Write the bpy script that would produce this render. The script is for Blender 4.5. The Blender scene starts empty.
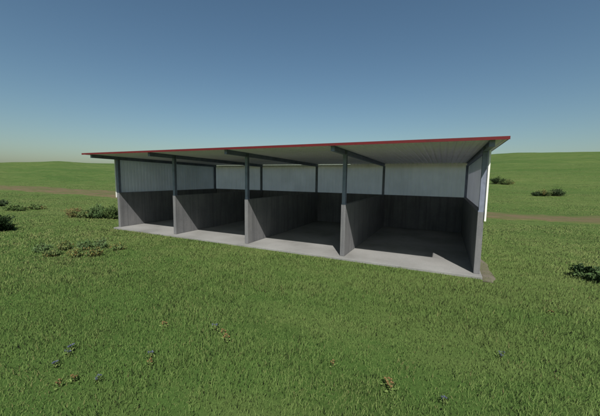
import bpy, math, random
import numpy as np
from mathutils import Vector, Matrix

rng = np.random.default_rng(11)
random.seed(11)
scene = bpy.context.scene
COL = scene.collection

# ------------------------------------------------------------------ camera numbers
CAM = np.array([19.168, -12.291, 3.408])
FPX, PITCH, YAW, ROLL = 297.11, 0.10257, 0.45024, 0.01322
_F = np.array([-math.sin(YAW)*math.cos(PITCH), math.cos(YAW)*math.cos(PITCH), -math.sin(PITCH)])
_R = np.array([math.cos(YAW), math.sin(YAW), 0.0])
_U = np.cross(_R, _F)
_R2 = math.cos(ROLL)*_R + math.sin(ROLL)*_U
_U2 = -math.sin(ROLL)*_R + math.cos(ROLL)*_U

# ------------------------------------------------------------------ terrain
def vnoise(x, y, seed=0):
    """smooth value noise in 0..1, vectorised"""
    x = np.asarray(x, float); y = np.asarray(y, float)
    xi = np.floor(x).astype(np.int64); yi = np.floor(y).astype(np.int64)
    fx = x-xi; fy = y-yi
    fx = fx*fx*(3-2*fx); fy = fy*fy*(3-2*fy)
    def h(a, b):
        n = (a*374761393 + b*668265263 + seed*974634777) & 0xFFFFFFFF
        n = ((n ^ (n >> 13))*1274126177) & 0xFFFFFFFF
        n = n ^ (n >> 16)
        return (n & 0xFFFFFF)/float(0xFFFFFF)
    a = h(xi, yi); b = h(xi+1, yi); c = h(xi, yi+1); d = h(xi+1, yi+1)
    return (a*(1-fx)+b*fx)*(1-fy) + (c*(1-fx)+d*fx)*fy

def smooth(t):
    t = np.clip(t, 0, 1)
    return t*t*(3-2*t)

def height(x, y):
    x = np.asarray(x, float); y = np.asarray(y, float)
    dx = x-19.0; dy = y+12.3
    d = np.hypot(dx, dy)
    az = np.degrees(np.arctan2(dx, dy))
    az = np.clip(az, -82, 60)
    el = np.interp(az, [-82, -71, -68, -65, -61, -57, -50, -45, -24, -12, 9.6, 19, 45, 60], [1.3, 1.42, 1.62, 1.88, 1.78, 1.85, 1.5, 1.2, 1.2, 2.9, 4.05, 3.85, 3.4, 3.0])
    H = 3.5 + 360*np.tan(np.radians(el))
    start = np.clip(45/np.maximum(np.cos(np.radians(az)), .2), 45, 130)
    t = np.clip((d-start)/(360-start), 0, 1)
    z = H*(0.35*t + 0.65*smooth(t))
    z = z - np.clip(d-360, 0, None)*0.05
    z = np.where(dy < -5, z*np.clip(1+(dy+5)/60, 0, 1), z)
    # rolling swells growing with distance
    a = smooth((d-40)/120)
    z = z + a*1.5*(vnoise(x/38+3, y/21+7, 5)-.5) * (1-smooth((d-300)/80))
    # small bumps near by, none under the building
    foot = np.maximum(np.maximum(-1.5-x, x-21.6), np.maximum(-1.2-y, y-10.5))
    nb = smooth(foot/4.0)
    z = z + nb*0.12*(vnoise(x/2.6, y/2.6, 2)-.5) + nb*0.3*(vnoise(x/9, y/9, 4)-.5)
    return z - 0.09

def track_edges(x):
    x = np.asarray(x, float)
    c = 21.9 + 0.9*np.sin(x/23.0) + np.clip(-x-5, 0, 60)*0.02
    hw = 3.4 + np.clip(-x-8, 0, 70)*0.06
    return c-hw, c+hw

def ray(px, py):
    return _F*FPX + _R2*(px-300) - _U2*(py-208)

def ground_at(px, py):
    """where the sight line through a photo pixel meets the terrain"""
    d = ray(px, py); d = d/np.linalg.norm(d)
    t = 3.0
    while t < 500:
        p = CAM + d*t
        if p[2] <= float(height(p[0], p[1])):
            break
        t *= 1.003
    p = CAM + d*t
    return (float(p[0]), float(p[1]), float(height(p[0], p[1])))

# ------------------------------------------------------------------ materials
class NT:
    def __init__(self, name):
        self.m = bpy.data.materials.new(name); self.m.use_nodes = True
        self.n = self.m.node_tree.nodes; self.l = self.m.node_tree.links
        self.b = self.n['Principled BSDF']; self.out = self.n['Material Output']
    def node(self, t, **kw):
        n = self.n.new(t)
        for k, v in kw.items():
            if k.startswith('_'): n.inputs[k[1:]].default_value = v
            else: setattr(n, k, v)
        return n
    def link(self, a, b): self.l.new(a, b)
    def coord(self, scale=(1, 1, 1), kind='Object'):
        tc = self.node('ShaderNodeTexCoord'); mp = self.node('ShaderNodeMapping')
        self.link(tc.outputs[kind], mp.inputs['Vector']); mp.inputs['Scale'].default_value = scale
        return mp.outputs['Vector']
    def pos(self, scale=(1, 1, 1)):
        g = self.node('ShaderNodeNewGeometry'); mp = self.node('ShaderNodeMapping')
        self.link(g.outputs['Position'], mp.inputs['Vector']); mp.inputs['Scale'].default_value = scale
        return mp.outputs['Vector']
    def noise(self, vec, scale, detail=4, rough=.55):
        n = self.node('ShaderNodeTexNoise'); n.inputs['Scale'].default_value = scale
        n.inputs['Detail'].default_value = detail; n.inputs['Roughness'].default_value = rough
        self.link(vec, n.inputs['Vector']); return n.outputs['Fac']
    def ramp(self, fac, stops):
        r = self.node('ShaderNodeValToRGB'); self.link(fac, r.inputs['Fac'])
        e = r.color_ramp.elements
        while len(e) < len(stops): e.new(.5)
        for k, (p, c) in enumerate(stops):
            e[k].position = p
            e[k].color = (c, c, c, 1) if isinstance(c, (int, float)) else (*c, 1)
        return r.outputs['Color']
    def mix(self, fac, a, b, mode='MIX'):
        m = self.node('ShaderNodeMix', data_type='RGBA', blend_type=mode)
        for s, v in ((m.inputs[0], fac), (m.inputs[6], a), (m.inputs[7], b)):
            if hasattr(v, 'is_output'): self.link(v, s)
            elif isinstance(v, (int, float)): s.default_value = v
            else: s.default_value = (*v, 1)
        return m.outputs[2]
    def bump(self, hgt, strength, dist=.01):
        b = self.node('ShaderNodeBump'); b.inputs['Strength'].default_value = strength
        b.inputs['Distance'].default_value = dist
        self.link(hgt, b.inputs['Height']); self.link(b.outputs['Normal'], self.b.inputs['Normal'])
    def color(self, c):
        if hasattr(c, 'is_output'): self.link(c, self.b.inputs['Base Color'])
        else: self.b.inputs['Base Color'].default_value = (*c, 1)
    def rough(self, v): self.b.inputs['Roughness'].default_value = v

def mat_concrete(name, lo, hi, streak=True, grime=None, rough=.9, joint=None):
    t = NT(name); v = t.pos()
    a = t.noise(v, 1.1, 6); f = t.noise(v, 18, 5, .7)
    c = t.mix(t.ramp(a, [(.3, 0.0), (.7, 1.0)]), lo, hi)
    c = t.mix(t.ramp(f, [(.35, .0), (.7, .45)]), c, tuple(x*1.25 for x in hi))
    if streak:
        s = t.noise(t.pos((3.2, 3.2, .22)), 1.6, 5, .65)
        c = t.mix(t.ramp(s, [(.45, 0.0), (.72, .6)]), c, tuple(x*.55 for x in lo))
    if grime:
        s = t.noise(v, .55, 6, .6)
        c = t.mix(t.ramp(s, [(.42, 0.0), (.66, .85)]), c, grime)
    if joint:       # narrow formwork / control joints
        (jx, jy), p = joint
        sp = t.node('ShaderNodeSeparateXYZ'); t.link(t.pos((jx/p, jy/p, 1)), sp.inputs[0])
        a1 = t.node('ShaderNodeMath', operation='ADD'); t.link(sp.outputs[0], a1.inputs[0]); t.link(sp.outputs[1], a1.inputs[1])
        a2 = t.node('ShaderNodeMath', operation='FRACT'); t.link(a1.outputs[0], a2.inputs[0])
        a3 = t.node('ShaderNodeMath', operation='COMPARE'); t.link(a2.outputs[0], a3.inputs[0]); a3.inputs[1].default_value = .5; a3.inputs[2].default_value = .007
        c = t.mix(a3.outputs[0], c, tuple(x*.72 for x in lo))
    t.color(c); t.rough(rough)
    t.bump(f, .35, .01)
    return t.m

M = {}
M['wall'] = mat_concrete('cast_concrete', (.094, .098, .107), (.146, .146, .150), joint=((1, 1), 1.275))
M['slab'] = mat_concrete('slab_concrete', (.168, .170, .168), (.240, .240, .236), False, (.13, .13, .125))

def mat_steel(name, base, rust=.25):
    t = NT(name); v = t.pos()
    a = t.noise(v, 3.0, 5); f = t.noise(v, 26, 5, .7)
    c = t.mix(t.ramp(a, [(.3, 0.0), (.7, 1.0)]), tuple(x*.8 for x in base), tuple(x*1.25 for x in base))
    c = t.mix(t.ramp(f, [(.62, 0.0), (.8, rust)]), c, (.16, .09, .05))
    t.color(c); t.rough(.55); t.b.inputs['Metallic'].default_value = .15
    t.bump(f, .12, .004)
    return t.m
M['steel'] = mat_steel('slate_painted_steel', (.155, .175, .235))
M['rafter'] = mat_steel('rafter_painted_steel', (.155, .175, .235))

def mat_sheet(name, base, dirt=(.30, .29, .26), amt=.35, rough=.5, transl=0.0):
    t = NT(name)
    s = t.noise(t.pos((2.2, 2.2, .25)), 1.5, 6, .6)
    a = t.noise(t.pos(), .8, 4)
    c = t.mix(t.ramp(a, [(.3, 0.0), (.7, 1.0)]), tuple(x*.9 for x in base), base)
    c = t.mix(t.ramp(s, [(.45, 0.0), (.8, amt)]), c, dirt)
    t.color(c); t.rough(rough); t.b.inputs['Specular IOR Level'].default_value = .2
    t.bump(t.noise(t.pos(), 5, 3), .08, .01)
    if transl:
        tr = t.node('ShaderNodeBsdfTranslucent'); t.link(c, tr.inputs['Color'])
        mx = t.node('ShaderNodeMixShader'); mx.inputs['Fac'].default_value = transl
        t.link(t.b.outputs[0], mx.inputs[1]); t.link(tr.outputs[0], mx.inputs[2])
        t.link(mx.outputs[0], t.out.inputs['Surface'])
    return t.m
M['clad'] = mat_sheet('pale_ribbed_cladding', (.97, .90, .93), dirt=(.62, .60, .58), transl=.90, amt=.15)
M['endclad'] = mat_sheet('pale_ribbed_end_cladding', (.86, .86, .93), dirt=(.5, .49, .48), transl=.45, amt=.15)
M['underroof'] = mat_sheet('grey_roof_underside', (.80, .76, .81), amt=.15)
M['red'] = mat_sheet('red_painted_flashing', (.115, .014, .016), dirt=(.055, .018, .016), amt=.5)
M['white'] = mat_sheet('white_gutter_and_lit_edge', (.80, .81, .76), amt=.15)  # gutter white; also paints in the sunlit cladding edges

def mat_ground():
    t = NT('meadow_ground'); v = t.pos()
    a = t.noise(v, .35, 6, .6); b = t.noise(v, 2.3, 6, .7); f = t.noise(v, 14, 6, .75)
    far = t.noise(t.pos((.010, .045, 0)), 1.0, 5, .55)
    c = t.mix(t.ramp(b, [(.3, 0.0), (.7, 1.0)]), GR_LO, GR_HI)
    c = t.mix(t.ramp(a, [(.4, 0.0), (.75, .55)]), c, GR_YE)
    c = t.mix(t.ramp(far, [(.40, 0.0), (.62, .75)]), c, GR_BAND)
    mid = t.noise(t.pos((.07, .22, 0)), 1.0, 6, .7)
    c = t.mix(t.ramp(mid, [(.50, 0.0), (.68, .55)]), c, GR_YE)
    mid2 = t.noise(t.pos((.16, .35, 0)), 1.3, 6, .75)
    c = t.mix(t.ramp(mid2, [(.50, 0.0), (.66, .6)]), c, tuple(x*.6 for x in GR_LO))
    c = t.mix(t.ramp(f, [(.45, 0.0), (.75, .5)]), c, tuple(x*.55 for x in GR_LO))
    t.color(c); t.rough(1.0); t.b.inputs['Specular IOR Level'].default_value = .1
    t.bump(f, .5, .06)
    return t.m
GR_LO = (.055, .094, .022); GR_HI = (.090, .134, .036); GR_YE = (.118, .140, .048); GR_BAND = (.040, .086, .018)
M['ground'] = mat_ground()

def mat_dirt(name, lo, hi, veg):
    t = NT(name); v = t.pos()
    a = t.noise(t.pos((.35, 1.6, 1)), .8, 6, .65); f = t.noise(v, 9, 6, .7); g = t.noise(t.pos((.5, 1, 1)), .5, 6, .7)
    c = t.mix(t.ramp(a, [(.3, 0.0), (.7, 1.0)]), lo, hi)
    c = t.mix(t.ramp(f, [(.45, 0.0), (.75, .5)]), c, tuple(x*.6 for x in lo))
    c = t.mix(t.ramp(g, [(.42, 0.0), (.60, .85)]), c, veg)
    t.color(c); t.rough(1.0); t.b.inputs['Specular IOR Level'].default_value = .1
    t.bump(f, .6, .06)
    return t.m
M['track'] = mat_dirt('dry_dirt', (.105, .080, .046), (.145, .112, .066), (.070, .095, .028))
M['gravel'] = mat_dirt('grey_gravel_soil', (.12, .105, .085), (.17, .15, .125), (.10, .10, .06))

def mat_leaf(name, stops, transl=.3, rough=.6, up=0):
    """stops along the per-leaf 'tint' attribute: the leaf's own hue"""
    t = NT(name)
    at = t.node('ShaderNodeAttribute'); at.attribute_name = 'tint'
    c = t.ramp(at.outputs['Fac'], stops)
    t.color(c); t.rough(rough); t.b.inputs['Specular IOR Level'].default_value = .10
    if up:
        g = t.node('ShaderNodeNewGeometry')
        vm = t.node('ShaderNodeMix', data_type='VECTOR'); vm.inputs[0].default_value = up
        t.link(g.outputs['Normal'], vm.inputs[4]); vm.inputs[5].default_value = (0, 0, 1)
        nz = t.node('ShaderNodeVectorMath', operation='NORMALIZE'); t.link(vm.outputs[1], nz.inputs[0])
        t.link(nz.outputs[0], t.b.inputs['Normal'])
    tr = t.node('ShaderNodeBsdfTranslucent'); t.link(c, tr.inputs['Color'])
    mx = t.node('ShaderNodeMixShader'); mx.inputs['Fac'].default_value = transl
    t.link(t.b.outputs[0], mx.inputs[1]); t.link(tr.outputs[0], mx.inputs[2])
    t.link(mx.outputs[0], t.out.inputs['Surface'])
    return t.m
M['grass'] = mat_leaf('grass_blades', [(0, (.118, .194, .052)), (.35, (.156, .234, .068)), (.62, (.192, .256, .084)), (.85, (.235, .278, .105)), (1, (.24, .20, .095))], .20, .7, .94)
M['weed'] = mat_leaf('weed_leaves', [(0, (.050, .085, .026)), (.45, (.092, .142, .045)), (.75, (.130, .175, .070)), (.9, (.19, .19, .055)), (1, (.18, .13, .05))], .3, .6, .5)
M['dark_leaf'] = mat_leaf('dark_shrub_leaves', [(0, (.012, .026, .010)), (.5, (.028, .052, .020)), (.8, (.055, .085, .040)), (1, (.085, .11, .06))], .2)
M['grey_leaf'] = mat_leaf('grey_green_leaves', [(0, (.055, .10, .036)), (.5, (.085, .138, .052)), (1, (.12, .175, .078))], .25, .6, .5)
M['russet_leaf'] = mat_leaf('russet_leaves', [(0, (.08, .12, .035)), (.6, (.12, .125, .045)), (1, (.16, .105, .05))], .25, .6, .5)
M['stem'] = mat_leaf('stems', [(0, (.09, .075, .04)), (1, (.10, .12, .04))], 0.0, .8)
M['orange'] = mat_leaf('salmon_petals', [(0, (.22, .14, .06)), (1, (.27, .18, .09))], .3)
M['blue'] = mat_leaf('dusky_blue_petals', [(0, (.09, .11, .18)), (1, (.15, .17, .24))], .3)

# ------------------------------------------------------------------ mesh helpers
class MB:
    def __init__(self): self.v = []; self.f = []
    def box(self, x0, y0, z0, x1, y1, z1, shear=None):
        n = len(self.v)
        self.v += [(x0, y0, z0), (x1, y0, z0), (x1, y1, z0), (x0, y1, z0), (x0, y0, z1), (x1, y0, z1), (x1, y1, z1), (x0, y1, z1)]
        self.f += [tuple(n+k for k in q) for q in ((0, 3, 2, 1), (4, 5, 6, 7), (0, 1, 5, 4), (1, 2, 6, 5), (2, 3, 7, 6), (3, 0, 4, 7))]
        return self
    def prism(self, prof, axis, a, b):
        """closed outline 'prof' (list of 2-D points) swept along axis from a to b"""
        n = len(self.v); k = len(prof)
        def P(p, w):
            return {'x': (w, p[0], p[1]), 'y': (p[0], w, p[1]), 'z': (p[0], p[1], w)}[axis]
        self.v += [P(p, a) for p in prof] + [P(p, b) for p in prof]
        self.f += [(n+i, n+(i+1) % k, n+k+(i+1) % k, n+k+i) for i in range(k)]
        self.f += [tuple(n+i for i in reversed(range(k))), tuple(n+k+i for i in range(k))]
        return self
    def tube(self, pts, r0, r1, seg=6):
        pts = [Vector(p) for p in pts]; n = len(self.v)
        for i, p in enumerate(pts):
            d = (pts[min(i+1, len(pts)-1)]-pts[max(i-1, 0)]).normalized()
            a = d.orthogonal().normalized(); b = d.cross(a)
            r = r0+(r1-r0)*i/(len(pts)-1)
            for s in range(seg):
                q = p+a*math.cos(2*math.pi*s/seg)*r+b*math.sin(2*math.pi*s/seg)*r
                self.v.append(tuple(q))
        for i in range(len(pts)-1):
            for s in range(seg):
                s2 = (s+1) % seg
                self.f.append((n+i*seg+s, n+i*seg+s2, n+(i+1)*seg+s2, n+(i+1)*seg+s))
        self.f.append(tuple(n+s for s in reversed(range(seg))))
        self.f.append(tuple(n+(len(pts)-1)*seg+s for s in range(seg)))
        return self
    def build(self, name, mat, parent=None, bevel=0, loc=None, fixn=True):
        me = bpy.data.meshes.new(name); me.from_pydata(self.v, [], self.f); me.validate()
        if fixn:
            import bmesh
            bm = bmesh.new(); bm.from_mesh(me); bmesh.ops.recalc_face_normals(bm, faces=bm.faces); bm.to_mesh(me); bm.free()
        me.materials.append(mat)
        o = bpy.data.objects.new(name, me); COL.objects.link(o)
        if parent: o.parent = parent
        if loc: o.location = loc
        if bevel:
            b = o.modifiers.new('edge', 'BEVEL'); b.width = bevel; b.segments = 2; b.limit_method = 'ANGLE'
        return o

def empty(name, loc, label, cat, group=None, rz=0):
    o = bpy.data.objects.new(name, None); COL.objects.link(o); o.location = loc; o.rotation_euler.z = rz
    o.empty_display_size = .2
    tag(o, label, cat, group); return o
def tag(o, label, cat, group=None):
    o['label'] = label; o['category'] = cat
    if group: o['group'] = group
    return o

def np_mesh(name, verts, loops, starts, totals, mat, tint=None):
    me = bpy.data.meshes.new(name)
    me.vertices.add(len(verts)); me.vertices.foreach_set('co', verts.astype(np.float32).ravel())
    me.loops.add(len(loops)); me.loops.foreach_set('vertex_index', loops.astype(np.int32))
    me.polygons.add(len(starts)); me.polygons.foreach_set('loop_start', starts.astype(np.int32))
    me.polygons.foreach_set('loop_total', totals.astype(np.int32))
    me.update(calc_edges=True)
    if tint is not None:
        a = me.attributes.new('tint', 'FLOAT', 'POINT'); a.data.foreach_set('value', tint.astype(np.float32))
    me.materials.append(mat)
    return me

# ------------------------------------------------------------------ the ground sheet
def build_ground():
    rad = np.concatenate([[0], np.geomspace(1.5, 420, 230), np.geomspace(440, 4000, 22)])
    na = 540
    ang = np.linspace(0, 2*np.pi, na, endpoint=False)
    X = CAM[0]+rad[1:, None]*np.cos(ang)[None, :]; Y = CAM[1]+rad[1:, None]*np.sin(ang)[None, :]
    Z = height(X, Y)
    verts = np.concatenate([[[CAM[0], CAM[1], float(height(CAM[0], CAM[1]))]], np.stack([X, Y, Z], -1).reshape(-1, 3)])
    nr = len(rad)-1
    i = np.arange(nr-1)[:, None]; j = np.arange(na)[None, :]; j2 = (j+1) % na
    q = np.stack([1+i*na+j, 1+(i+1)*na+j, 1+(i+1)*na+j2, 1+i*na+j2], -1).reshape(-1, 4)
    tri = np.stack([np.zeros(na, int), 1+np.arange(na), 1+(np.arange(na)+1) % na], -1)
    loops = np.concatenate([q.ravel(), tri.ravel()])
    totals = np.concatenate([np.full(len(q), 4), np.full(len(tri), 3)])
    starts = np.concatenate([[0], np.cumsum(totals)[:-1]])
    me = np_mesh('ground', verts, loops, starts, totals, M['ground'])
    me.polygons.foreach_set('use_smooth', np.ones(len(starts), bool))
    o = bpy.data.objects.new('ground', me); COL.objects.link(o); o['kind'] = 'structure'
build_ground()

def strip_sheet(name, mat, us, edge_fn, rows, lift):
    """sheet that follows the terrain between two wandering edges"""
    vs = []
    for u in us:
        a, b = edge_fn(u)
        for k in range(rows+1):
            x, y = a[0]+(b[0]-a[0])*k/rows, a[1]+(b[1]-a[1])*k/rows
            edge = 0 if 0 < k < rows else 1
            vs.append((x, y, float(height(x, y))+lift-edge*lift*2))
    r = rows+1
    fs = [(i*r+k, (i+1)*r+k, (i+1)*r+k+1, i*r+k+1) for i in range(len(us)-1) for k in range(rows)]
    mb = MB(); mb.v = vs; mb.f = fs
    o = mb.build(name, mat, fixn=False); o['kind'] = 'structure'
    for p in o.data.polygons: p.use_smooth = True
    return o
def trk(u):
    a, b = track_edges(u)
    a = float(a)+.9*(float(vnoise(u/1.7, 3, 8))-.5)+.8*(float(vnoise(u/.5, 1, 9))-.5)
    b = float(b)+.9*(float(vnoise(u/1.9, 9, 8))-.5)+.8*(float(vnoise(u/.5, 5, 9))-.5)
    return (u, a), (u, b)
strip_sheet('dirt_track', M['track'], np.concatenate([np.arange(-200, -60, 1.0), np.arange(-60, 90, .35)]), trk, 30, .05)

# ------------------------------------------------------------------ the shed
W, D, HW, ZF, ZB = 5.1, 9.255, 2.266, 4.39, 4.246
TIP, OF, OL, OR = 1.515, 1.763, .49, .395
N = 4; L = N*W; T = .10
SL = (ZB-ZF)/D
def zr(y): return ZF+SL*y          # underside of the rafters
RD = .20                           # rafter depth
shed = empty('open_front_shed', (L/2, D/2, 0), 'long four-bay open-front shed with pale ribbed cladding, concrete walls and red-edged roof', 'shed')
def SH(mb, name, mat, bevel=0, parent=None):
    ox, oy = (L/2, D/2)
    mb.v = [(x-ox, y-oy, z) for x, y, z in mb.v]
    return mb.build(name, mat, parent or shed, bevel)

# floor
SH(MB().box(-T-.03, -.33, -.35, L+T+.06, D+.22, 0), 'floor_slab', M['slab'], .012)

# concrete walls
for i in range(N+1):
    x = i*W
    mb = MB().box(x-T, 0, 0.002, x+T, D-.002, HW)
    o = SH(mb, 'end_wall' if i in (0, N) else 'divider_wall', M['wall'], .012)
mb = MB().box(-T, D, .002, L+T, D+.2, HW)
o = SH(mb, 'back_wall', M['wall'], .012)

# steel columns: H sections
def hsec(x, y, w, d, t=.018):
    a = w/2; b = d/2
    return [(x-a, y-b), (x+a, y-b), (x+a, y-b+t), (x+t/2, y-b+t), (x+t/2, y+b-t), (x+a, y+b-t), (x+a, y+b), (x-a, y+b), (x-a, y+b-t), (x-t/2, y+b-t), (x-t/2, y-b+t), (x-a, y-b+t)]
for i in range(N+1):
    x = i*W
    yy = .10
    mb = MB().prism(hsec(x, yy, .15, .17), 'z', HW+.02, zr(yy)+.004)
    mb.box(x-.095, yy-.098, HW+.001, x+.095, yy+.12, HW+.02)
    for sx in (-1, 1):
        for sy in (-1, 1):
            mb.box(x+sx*.083-.01, yy+sy*.07-.01, HW+.02, x+sx*.083+.01, yy+sy*.07+.01, HW+.045)
    p = SH(mb, 'front_post', M['steel'])
    yy = D-.09
    mb = MB().prism(hsec(x if 0 < i < N else (x+.0), yy, .14, .15), 'z', HW-.001 if 0 <= i <= N else .0, zr(yy)+.004)
    mb.box(x-.09, yy-.086, HW+.001, x+.09, yy+.084, HW+.016)
    SH(mb, 'rear_post', M['steel'])

# rafters: I sections following the slope
def rafter(x):
    mb = MB(); w = .07; t = .018; y0, y1 = -TIP, D+.12
    def slab(xa, xb, z0, z1):
        n = len(mb.v)
        for (yy) in (y0, y1):
            mb.v += [(xa, yy, zr(yy)+z0), (xb, yy, zr(yy)+z0), (xb, yy, zr(yy)+z1), (xa, yy, zr(yy)+z1)]
        mb.f += [tuple(n+k for k in q) for q in ((0, 1, 2, 3), (7, 6, 5, 4), (0, 4, 5, 1), (1, 5, 6, 2), (2, 6, 7, 3), (3, 7, 4, 0))]
    slab(x-w, x+w, .001, t); slab(x-w, x+w, RD-t, RD); slab(x-t/2, x+t/2, t, RD-t)
    slab(x-w, x-w+.003, .02, .04)
    # end plate
    n = len(mb.v); yy = y0
    mb.box(x-w-.004, yy-.014, zr(yy)-.004, x+w+.004, yy-.001, zr(yy)+RD+.002)
    # stiffeners over the front post
    for yb in (.03, .17):
        mb.box(x-w+.002, yb-.006, zr(yb)+t+.001, x+w-.002, yb+.006, zr(yb)+RD-t-.001)
    return mb
for i in range(N+1):
    SH(rafter(i*W), 'rafter', M['rafter'])

# ribbed sheets ------------------------------------------------------
def rib_profile(a, b, pitch=.25, h=.018, top=.05, slope=.022, base=0.0):
    """open zig-zag outline from a to b"""
    pts = []; u = a
    n = max(1, int(round((b-a)/pitch))); p = (b-a)/n
    pts.append((a, base))
    for k in range(n):
        c = a+(k+.5)*p
        pts += [(c-top/2-slope, base), (c-top/2, base+h), (c+top/2, base+h), (c+top/2+slope, base)]
    pts.append((b, base))
    return pts
def sheet(profile, th):
    return profile + [(u, w-th) for u, w in reversed(profile)]

def clad_x(y, x0, x1, z0, z1fn, out, name, mat):
    """cladding running along x (back); ribs stick outwards"""
    prof = rib_profile(x0, x1); mb = MB()
    for k in range(len(prof)-1):
        pass
    n = 0; th = .004
    for (u, w) in prof:
        yy = y+out*w
        z1 = z1fn(yy)
        mb.v += [(u, yy, z0), (u, yy, z1), (u, yy+out*th, z1), (u, yy+out*th, z0)]
    for k in range(len(prof)-1):
        a, b = 4*k, 4*k+4
        mb.f += [(a, b, b+1, a+1), (a+1, b+1, b+2, a+2), (a+2, b+2, b+3, a+3), (a+3, b+3, b, a)]
    e = 4*(len(prof)-1)
    mb.f += [(0, 1, 2, 3), (e+3, e+2, e+1, e)]
    return SH(mb, name, mat)
def clad_y(x, y0, y1, z0, z1fn, out, name, mat):
    prof = rib_profile(y0, y1); mb = MB(); th = .004
    for (u, w) in prof:
        xx = x+out*w; z1 = z1fn(u)
        mb.v += [(xx, u, z0), (xx, u, z1), (xx+out*th, u, z1), (xx+out*th, u, z0)]
    for k in range(len(prof)-1):
        a, b = 4*k, 4*k+4
        mb.f += [(a, b, b+1, a+1), (a+1, b+1, b+2, a+2), (a+2, b+2, b+3, a+3), (a+3, b+3, b, a)]
    e = 4*(len(prof)-1)
    mb.f += [(0, 1, 2, 3), (e+3, e+2, e+1, e)]
    return SH(mb, name, mat)
ztop = lambda y: zr(y)+RD-.004
XS = L-7.6      # a ventilation slot is left under the roof up to here
clad_x(D+.205, -T-.03, XS, HW-.28, lambda y: zr(y)+.055, 1, 'back_cladding', M['clad'])
clad_x(D+.205, XS+.002, L+T+.03, HW-.28, ztop, 1, 'back_cladding', M['clad'])
clad_y(-T-.012, -.02, D+.20, HW-.28, ztop, -1, 'end_cladding', M['endclad'])
clad_y(L+T+.012, -.02, D+.20, HW-.28, ztop, 1, 'end_cladding', M['endclad'])
# added white strips that paint in the sunlit front edges of the end cladding
for s, x in ((-1, -T-.012), (1, L+T+.012)):
    xa, xb = sorted((x-s*.004, x+s*.046))
    mb = MB().box(xa, -.045, HW-.32, xb, -.024, zr(0)+RD-.02)
    mb.box(*( (xb+.001, -.045, HW-.32, xb+.006, .06, zr(0)+RD-.02) if s > 0 else (xa-.006, -.045, HW-.32, xa-.001, .06, zr(0)+RD-.02)))
    SH(mb, 'lit_cladding_edge', M['white'])
# roof: ribbed sheet sloping to the back
def roof():
    prof = rib_profile(-OL, L+OR, pitch=.25, h=.035, top=.06, slope=.03)
    mb = MB(); th = .006; z0 = RD+.004
    ys = (-OF, D+.45)
    for (u, w) in prof:
        for yy in ys:
            mb.v += [(u, yy, zr(yy)+z0+w), (u, yy, zr(yy)+z0+w+th)]
    for k in range(len(prof)-1):
        a, b = 4*k, 4*k+4
        mb.f += [(a, a+2, b+2, b), (a+1, b+1, b+3, a+3), (a, b, b+1, a+1), (a+2, a+3, b+3, b+2)]
    e = 4*(len(prof)-1)
    mb.f += [(0, 1, 3, 2), (e, e+2, e+3, e+1)]
    return mb
rf = SH(roof(), 'roof', M['underroof'])
mb = MB()
y = -OF; z = zr(y)+RD
mb.box(-OL-.012, y-.014, z-.030, L+OR+.012, y-.002, z+.058)
mb.box(-OL-.012, y-.014, z+.059, L+OR+.012, y+.02, z+.064)
SH(mb, 'roof_edge_trim', M['red'], 0, rf).location = (0, 0, 0)
mb = MB()
for xa in (-OL-.012, L+OR+.002):
    mb = MB(); n = 0
    for yy in (-OF+.001, D+.46):
        zz = zr(yy)+RD
        mb.v += [(xa, yy, zz-.010), (xa+.010, yy, zz-.010), (xa+.010, yy, zz+.060), (xa, yy, zz+.060)]
    mb.f += [tuple(n+k for k in q) for q in ((0, 1, 2, 3), (7, 6, 5, 4), (0, 4, 5, 1), (1, 5, 6, 2), (2, 6, 7, 3), (3, 7, 4, 0))]

    SH(mb, 'verge_trim', M['red'], 0, rf)
# foam closers filling the roof ribs over the back wall
mb = MB()
nn = int(round((L+OR+OL)/.25)); pp = (L+OR+OL)/nn
for k in range(nn):
    c = -OL+(k+.5)*pp; z0 = zr(D+.19)+RD+.003
    if XS < c < L+T: mb.prism([(c-.058, z0), (c+.058, z0), (c+.03, z0+.034), (c-.03, z0+.034)], 'y', D+.17, D+.20)
o = SH(mb, 'rib_closer', M['underroof'], 0, rf); o['kind'] = 'stuff'
# gutter along the back
mb = MB().prism([(D+.47, zr(D)+.06), (D+.47, zr(D)+.18), (D+.48, zr(D)+.18), (D+.48, zr(D)+.07), (D+.58, zr(D)+.07), (D+.58, zr(D)+.18), (D+.59, zr(D)+.18), (D+.59, zr(D)+.06)], 'x', -OL, L+OR)
SH(mb, 'gutter', M['white'])

# bare soil strip along the right-hand wall
def soil(u):
    n = float(vnoise(u*1.6, 2, 6)); n2 = float(vnoise(u*3.1, 7, 6))
    return (L+T+.02, u), (L+T+.25+.28*n+.15*n2, u)
strip_sheet('bare_soil', M['gravel'], np.arange(-.6, D+1, .15), soil, 5, .02)

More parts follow.
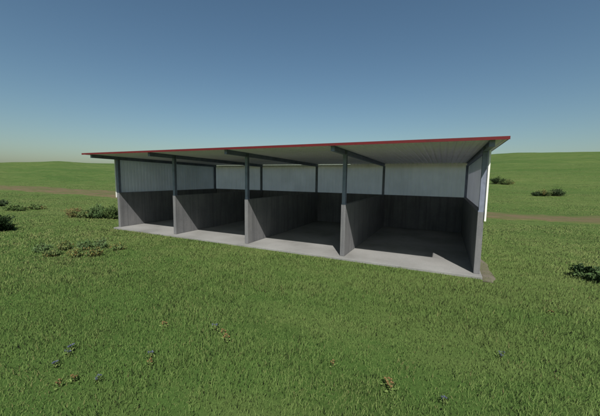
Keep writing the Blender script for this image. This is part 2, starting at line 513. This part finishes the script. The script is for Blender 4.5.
# ------------------------------------------------------------------ grass
def make_grass():
    half = math.radians(66)
    RHO, R0, R1, D0 = 1200.0, 3.0, 230.0, 10.5
    a1 = (D0**2-R0**2)/2; a2 = D0**2*math.log(R1/D0)
    total = int(2*half*RHO*(a1+a2))
    u = rng.random(total)*(a1+a2)
    d = np.where(u < a1, np.sqrt(R0**2+2*np.minimum(u, a1)), D0*np.exp(np.clip(u-a1, 0, None)/D0**2))
    th = (rng.random(total)*2-1)*half
    az = -YAW+th
    x = CAM[0]+d*np.sin(az); y = CAM[1]+d*np.cos(az)
    # keep off floor, track, soil
    keep = ~((x > -T-.05) & (x < L+T+.07) & (y > -.31) & (y < D+.25))
    a, b = track_edges(x)
    nt = vnoise(x/.8, y/.8, 21)
    on = (y > a+.5*nt) & (y < b-.5*nt)
    keep &= ~(on & (rng.random(total) > .05+.30*(vnoise(x/3, y/1.2, 22) > .58)))
    verge = (y > a-2.5) & (y < b+1.5)
    soil_ = (x > L+T) & (x < L+T+.32+.2*vnoise(x*2, y*2, 6)) & (y > -.4) & (y < D+1)
    keep &= ~(soil_ & (rng.random(total) > .12))
    clump = vnoise(x/.35, y/.35, 31)*.6+vnoise(x/1.3, y/1.3, 32)*.4
    keep &= rng.random(total) < 1-smooth((d-60)/165)
    keep &= rng.random(total) < .55+.75*clump
    x, y, d, clump, verge = x[keep], y[keep], d[keep], clump[keep], verge[keep]
    n = len(x); z = height(x, y)-.01
    s = np.maximum(1, d/D0)
    hgt = (.045+.095*rng.random(n)**1.4)*(.70+.55*vnoise(x/2.2, y/2.2, 51))*(.55+.85*clump)
    wid = (.0032+.0026*rng.random(n))*s*.95
    hgt *= 1-.4*smooth((d-12)/25)
    # shorter near the slab edge
    ne = np.maximum(np.maximum(-T-x, x-L-T), np.maximum(-.33-y, y-D-.2))
    hgt *= np.where(ne < .2, .8, 1.0)*np.where(verge, .5, 1.0)
    phi = rng.random(n)*2*np.pi
    lean = (.15+.75*rng.random(n)**1.5)*hgt
    lx, ly = np.cos(phi)*lean, np.sin(phi)*lean
    # a light prevailing lean
    lx += .10*hgt; ly += .05*hgt
    psi = rng.random(n)*np.pi
    wx, wy = np.cos(psi)*wid, np.sin(psi)*wid
    V = np.empty((n, 5, 3))
    V[:, 0] = np.stack([x-wx, y-wy, z], -1); V[:, 1] = np.stack([x+wx, y+wy, z], -1)
    mx, my, mz = x+lx*.3, y+ly*.3, z+hgt*.58
    V[:, 2] = np.stack([mx+wx*.8, my+wy*.8, mz], -1); V[:, 3] = np.stack([mx-wx*.8, my-wy*.8, mz], -1)
    V[:, 4] = np.stack([x+lx, y+ly, z+hgt*np.where(lean > .6*hgt, .85, 1)], -1)
    base = np.arange(n)[:, None]*5
    q = (base+np.array([[0, 1, 2, 3, 3, 2, 4]])).ravel()
    totals = np.tile([4, 3], n); starts = np.concatenate([[0], np.cumsum(totals)[:-1]])
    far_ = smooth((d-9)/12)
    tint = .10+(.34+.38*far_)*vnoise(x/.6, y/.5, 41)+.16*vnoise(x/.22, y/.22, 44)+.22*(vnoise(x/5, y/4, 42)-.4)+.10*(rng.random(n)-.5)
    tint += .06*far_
    dry = rng.random(n) < .015+.08*(vnoise(x/1.1, y/1.1, 43) > .78)
    tint = np.where(dry, .93+.07*rng.random(n), np.clip(tint, 0, .84))
    me = np_mesh('grass', V.reshape(-1, 3), q, starts, totals, M['grass'], np.repeat(tint, 5))
    o = bpy.data.objects.new('meadow_grass', me); COL.objects.link(o)
    o['kind'] = 'stuff'; tag(o, 'short green meadow grass covering the ground all round the shed', 'grass')
    print('grass blades', n)
make_grass()

# ------------------------------------------------------------------ broadleaf weeds and shrubs
def leaf_mesh(cent, nrm_up, size, asp, tint, mat, name):
    """cent n*3; random-facing pointed leaves of 4 verts folded in 2 tris"""
    n = len(cent)
    d = rng.normal(size=(n, 3)); d[:, 2] = np.abs(d[:, 2])*nrm_up+.2
    d /= np.linalg.norm(d, axis=1)[:, None]
    r = rng.normal(size=(n, 3)); w = np.cross(d, r); w /= np.linalg.norm(w, axis=1)[:, None]
    nn = np.cross(d, w)
    sz = (size*(.6+.8*rng.random(n)))[:, None]
    V = np.empty((n, 6, 3))
    V[:, 0] = cent
    V[:, 1] = cent+d*sz*.35+w*sz*asp; V[:, 2] = cent+d*sz*.78+w*sz*asp*.75+nn*sz*-.05
    V[:, 3] = cent+d*sz+nn*sz*-.18
    V[:, 4] = cent+d*sz*.78-w*sz*asp*.75+nn*sz*-.05; V[:, 5] = cent+d*sz*.35-w*sz*asp
    # slight fold along the midrib
    V[:, 1] += nn*sz*.08; V[:, 5] += nn*sz*.08
    base = np.arange(n)[:, None]*6
    q = (base+np.array([[0, 1, 2, 3, 0, 3, 4, 5]])).ravel()
    totals = np.tile([4, 4], n); starts = np.arange(2*n)*4
    return np_mesh(name, V.reshape(-1, 3), q, starts, totals, mat, np.repeat(np.clip(tint, 0, 1), 6))

def shrub(name, loc, rx, ry, h, nst, nleaf, size, mat, label, cat, group=None, rz=0, tb=(.1, .9), asp=.22, up=.9, drape=0.0):
    t = empty(name, loc, label, cat, group, rz)
    tips = []; sb = MB()
    for k in range(nst):
        a = random.uniform(0, 6.283); q = math.sqrt(random.random())
        bx, by = math.cos(a)*q*rx*.35, math.sin(a)*q*ry*.35
        ex, ey = math.cos(a)*q*rx*random.uniform(.8, 1.1), math.sin(a)*q*ry*random.uniform(.8, 1.1)
        hh = h*(1-.45*q*q)*random.uniform(.65, 1.1)
        pts = []
        for i in range(5):
            u = i/4
            pts.append((bx+(ex-bx)*u**1.3+random.gauss(0, .015*h), by+(ey-by)*u**1.3+random.gauss(0, .015*h), hh*(u**(.8))-drape*u*u*h*q-.03))
        sb.tube(pts, .012*max(h, .5)*1.3, .004*max(h, .5), 5)
        tips.append((pts, hh))
    st = sb.build('stem', M['stem'], t, fixn=False)
    cents = []; tints = []
    per = max(1, nleaf//nst)
    for pts, hh in tips:
        c0 = random.uniform(*tb)
        for k in range(per):
            u = random.uniform(.15, 1.0)*4; i = min(3, int(u)); f = u-i
            p = Vector(pts[i]).lerp(Vector(pts[i+1]), f)
            s = .13*min(rx, ry, h*1.6)
            p += Vector((random.gauss(0, s), random.gauss(0, s), random.gauss(0, s*.7)))
            p.z = max(p.z, .01)
            cents.append(tuple(p)); tints.append(c0+random.gauss(0, .13))
    me = leaf_mesh(np.array(cents), up, size, asp, np.array(tints), mat, 'foliage')
    fo = bpy.data.objects.new('foliage', me); COL.objects.link(fo); fo.parent = t
    return t

g = 'patch of weeds in the grass left of the shed'
weeds = [
 (42, 252, .40, .38, .42, 'grey_leaf', 'low dull green weed clump at the left end of the weed patch', (.3, .9)),
 (52, 256, .40, .35, .34, 'weed', 'small green weed tuft second from the left in the weed patch', (.3, .9)),
 (65, 250, .42, .4, .46, 'weed', 'leggy weed with brownish leaves left of the middle of the weed patch', (.5, 1.0)),
 (75, 257, .40, .35, .44, 'weed', 'weed with yellow-green lower leaves near the middle of the weed patch', (.45, 1.0)),
 (84, 250, .44, .42, .52, 'grey_leaf', 'tall grey-green weed standing in the middle of the weed patch', (.1, .9)),
 (95, 256, .42, .40, .46, 'weed', 'yellow-flecked weed just right of the tall grey-green weed', (.5, 1.0)),
 (103, 248, .42, .40, .48, 'grey_leaf', 'bushy grey-green weed on the right side of the weed patch nearest the shed', (.4, 1.0)),
 (118, 250, .38, .35, .36, 'weed', 'small mixed green weed at the right end of the weed patch', (.3, 1.0)),
]
for (px, py, rx, ry, h, m, lab, tb) in weeds:
    shrub('weed', ground_at(px, py), rx, ry, h, 16, 400, .085, M[m], lab, 'weed', g, random.uniform(0, 6), tb)

# shrubs
shrub('shrub', ground_at(-7, 231), 1.2, .9, 1.05, 26, 3200, .12, M['dark_leaf'], 'dark low shrub cut by the left edge of the photo', 'shrub', None, 0, (.0, .7))
shrub('shrub', ground_at(9, 230.5), .42, .4, .42, 12, 700, .09, M['dark_leaf'], 'little near-black shrub beside the dark shrub at the left edge', 'shrub', None, 0, (.0, .25))
shrub('shrub', ground_at(583, 278), .36, .30, .48, 16, 420, .16, M['dark_leaf'], 'dark spiky-leaved shrub at the right edge in front of a grey-green bush', 'shrub', None, 0, (.0, .45), asp=.2)
shrub('shrub', ground_at(609, 284), .85, .6, .62, 26, 2600, .10, M['grey_leaf'], 'grey-green spreading bush cut by the right edge of the photo', 'shrub', None, 0, (.1, .8))
g = 'bushes growing left of the shed'
shrub('bush', ground_at(73, 217), .9, .8, .75, 20, 900, .12, M['russet_leaf'], 'russet-tinged low bush left of the shed, farthest from the end wall of its row', 'bush', g, 0, (.3, 1.))
shrub('bush', ground_at(88, 218), .9, .8, .85, 20, 1000, .12, M['weed'], 'mid green bush between the russet bush and the darker bushes by the shed', 'bush', g, 0, (.2, .75))
shrub('bush', ground_at(101, 218), .85, .8, 1.0, 22, 2000, .13, M['grey_leaf'], 'grey-green rounded bush second from the shed end wall', 'bush', g, 0, (.1, .6))
shrub('bush', ground_at(113, 219), .75, .7, 1.0, 22, 2000, .13, M['weed'], 'darker green bush closest to the left end wall of the shed', 'bush', g, 0, (.0, .5))
g = 'small bushes in the left meadow below the track'
shrub('bush', ground_at(36, 209), 1.1, .7, .42, 18, 1000, .14, M['weed'], 'flat green bush in the left meadow, right-hand one of its row', 'bush', g, 0, (.3, .9))
shrub('bush', ground_at(16, 210.5), 1.5, .9, .5, 22, 1700, .14, M['weed'], 'wide dull green bush in the left meadow, middle one of its row', 'bush', g, 0, (.2, .7))
shrub('bush', ground_at(0, 206), 1.2, .9, .65, 20, 1400, .14, M['dark_leaf'], 'dark bush in the left meadow touching the photo edge, highest of its row', 'bush', g, 0, (.3, .9))
g = 'distant bushes on the right hillside'
for (px, py, rx, h, m, lab, tb) in [
  (498, 184, 8, 6, 'dark_leaf', 'far dark bush on the right hillside, nearest the shed roof corner', (.0, .5)),
  (506, 184.5, 7, 4.4, 'weed', 'far pale grey bush on the hillside just right of the darkest one', (.2, .9)),
  (536, 196, 4, 3.6, 'dark_leaf', 'dark little bush at the left end of the trio on the right hillside', (.2, .8)),
  (545, 196, 6, 5.4, 'weed', 'pale grey-green bush in the middle of the trio on the right hillside', (.3, 1.)),
  (557, 196, 6.5, 5.4, 'dark_leaf', 'widest dull green bush at the right end of the trio on the right hillside', (.3, 1.))]:
    gp = ground_at(px, py); dist = math.dist(gp, CAM)
    k = dist/297.0
    shrub('bush', gp, rx*k, rx*k*.8, h*k, 24, 2200, .028*rx*k+.1, M[m], lab, 'bush', g, 0, tb)

# taller tussocks: individual rank grass clumps in the near meadow are part of the sward; flowers are things
def flower_proto(name, mat, label, cat, group, petals, pr, hgt):
    t = empty(name, (0, 0, 0), label, cat, group)
    for k in range(4):
        a = k*1.57+random.uniform(-.5, .5); r = random.uniform(.02, .09); hh = hgt*random.uniform(.75, 1.1)
        e = (math.cos(a)*r, math.sin(a)*r, hh)
        st = MB().tube([(e[0]*.2, e[1]*.2, -.02), (e[0]*.5, e[1]*.5, hh*.55), e], .0035, .0022, 5).build('stem', M['stem'], t, fixn=False)
        c = np.array(e)+rng.normal(size=(petals, 3))*pr*.4
        me = leaf_mesh(c, .7, pr, .42, rng.random(len(c)), mat, 'flower_head')
        fo = bpy.data.objects.new('flower_head', me); COL.objects.link(fo); fo.parent = st; fo['kind'] = 'stuff'
    me = leaf_mesh(np.stack([rng.normal(0, .04, 26), rng.normal(0, .04, 26), rng.uniform(.02, hgt*.6, 26)], -1), .9, .07, .2, rng.random(26)*.6, M['grass'], 'leaf')
    lo = bpy.data.objects.new('leaf', me); COL.objects.link(lo); lo.parent = t; lo['kind'] = 'stuff'
    return t
def copy_tree(o, parent=None):
    c = o.copy(); COL.objects.link(c); c.parent = parent
    for ch in [k for k in COL.objects if k.parent == o]: copy_tree(ch, c)
    return c
spots_o = [(75, 382), (60, 388), (223, 336), (226, 342), (164, 328), (388, 387), (391, 392), (333, 367), (551, 315), (150, 366)]
spots_b = [(72, 352), (69, 357), (56, 368), (216, 331), (152, 358), (98, 383), (444, 404), (500, 359)]
for spots, nm, mt, lab, grp in ((spots_o, 'orange_wildflower', M['orange'], 'small salmon-orange wildflower among the near grass', 'salmon-orange wildflowers in the foreground grass'),
                           (spots_b, 'blue_wildflower', M['blue'], 'small dusky blue wildflower among the near grass', 'dusky blue wildflowers in the foreground grass')):
    proto = flower_proto(nm, mt, lab, 'wildflower', grp, 10, .026, .18)
    for i, (px, py) in enumerate(spots):
        o = proto if i == 0 else copy_tree(proto)
        o.location = ground_at(px, py); o.rotation_euler.z = random.uniform(0, 6.28)
        k = random.uniform(.62, .9); o.scale = (k*1.1, k*1.1, k)

# ------------------------------------------------------------------ light, sky, camera
SUN = Vector((.55, -1.0, 0)).normalized()*math.cos(math.radians(49)); SUN.z = math.sin(math.radians(49))
sd = bpy.data.lights.new('sun', 'SUN'); sd.energy = 5.0; sd.angle = math.radians(.55); sd.color = (1, .955, .88)
so = bpy.data.objects.new('sun', sd); COL.objects.link(so)
so.rotation_euler = SUN.to_track_quat('Z', 'Y').to_euler(); so.location = (20, -30, 40)

w = bpy.data.worlds.new('World'); scene.world = w; w.use_nodes = True
nt = w.node_tree; bg = nt.nodes['Background']
sky = nt.nodes.new('ShaderNodeTexSky'); sky.sky_type = 'NISHITA'; sky.sun_disc = False
sky.sun_elevation = math.radians(49); sky.sun_rotation = math.atan2(SUN.x, SUN.y)
sky.altitude = 0; sky.air_density = 1.0; sky.dust_density = 1.6; sky.ozone_density = 1.0
tn = nt.nodes.new('ShaderNodeMix'); tn.data_type = 'RGBA'; tn.blend_type = 'MULTIPLY'; tn.inputs[0].default_value = 1
tn.inputs[7].default_value = (.94, 1.02, .94, 1)
hs = nt.nodes.new('ShaderNodeHueSaturation'); hs.inputs['Saturation'].default_value = 1.12
nt.links.new(sky.outputs['Color'], hs.inputs['Color']); nt.links.new(hs.outputs['Color'], tn.inputs[6]); nt.links.new(tn.outputs[2], bg.inputs['Color'])
bg.inputs['Strength'].default_value = .070

cd = bpy.data.cameras.new('camera'); cam = bpy.data.objects.new('camera', cd); COL.objects.link(cam)
cd.sensor_fit = 'HORIZONTAL'; cd.sensor_width = 36; cd.lens = FPX/600*36; cd.clip_start = .1; cd.clip_end = 9000
m = Matrix(((_R2[0], _U2[0], -_F[0], CAM[0]), (_R2[1], _U2[1], -_F[1], CAM[1]), (_R2[2], _U2[2], -_F[2], CAM[2]), (0, 0, 0, 1)))
cam.matrix_world = m
scene.camera = cam
vs = scene.view_settings; vs.view_transform = 'Standard'; vs.look = 'None'; vs.exposure = .35; vs.gamma = 1; vs.use_curve_mapping = False
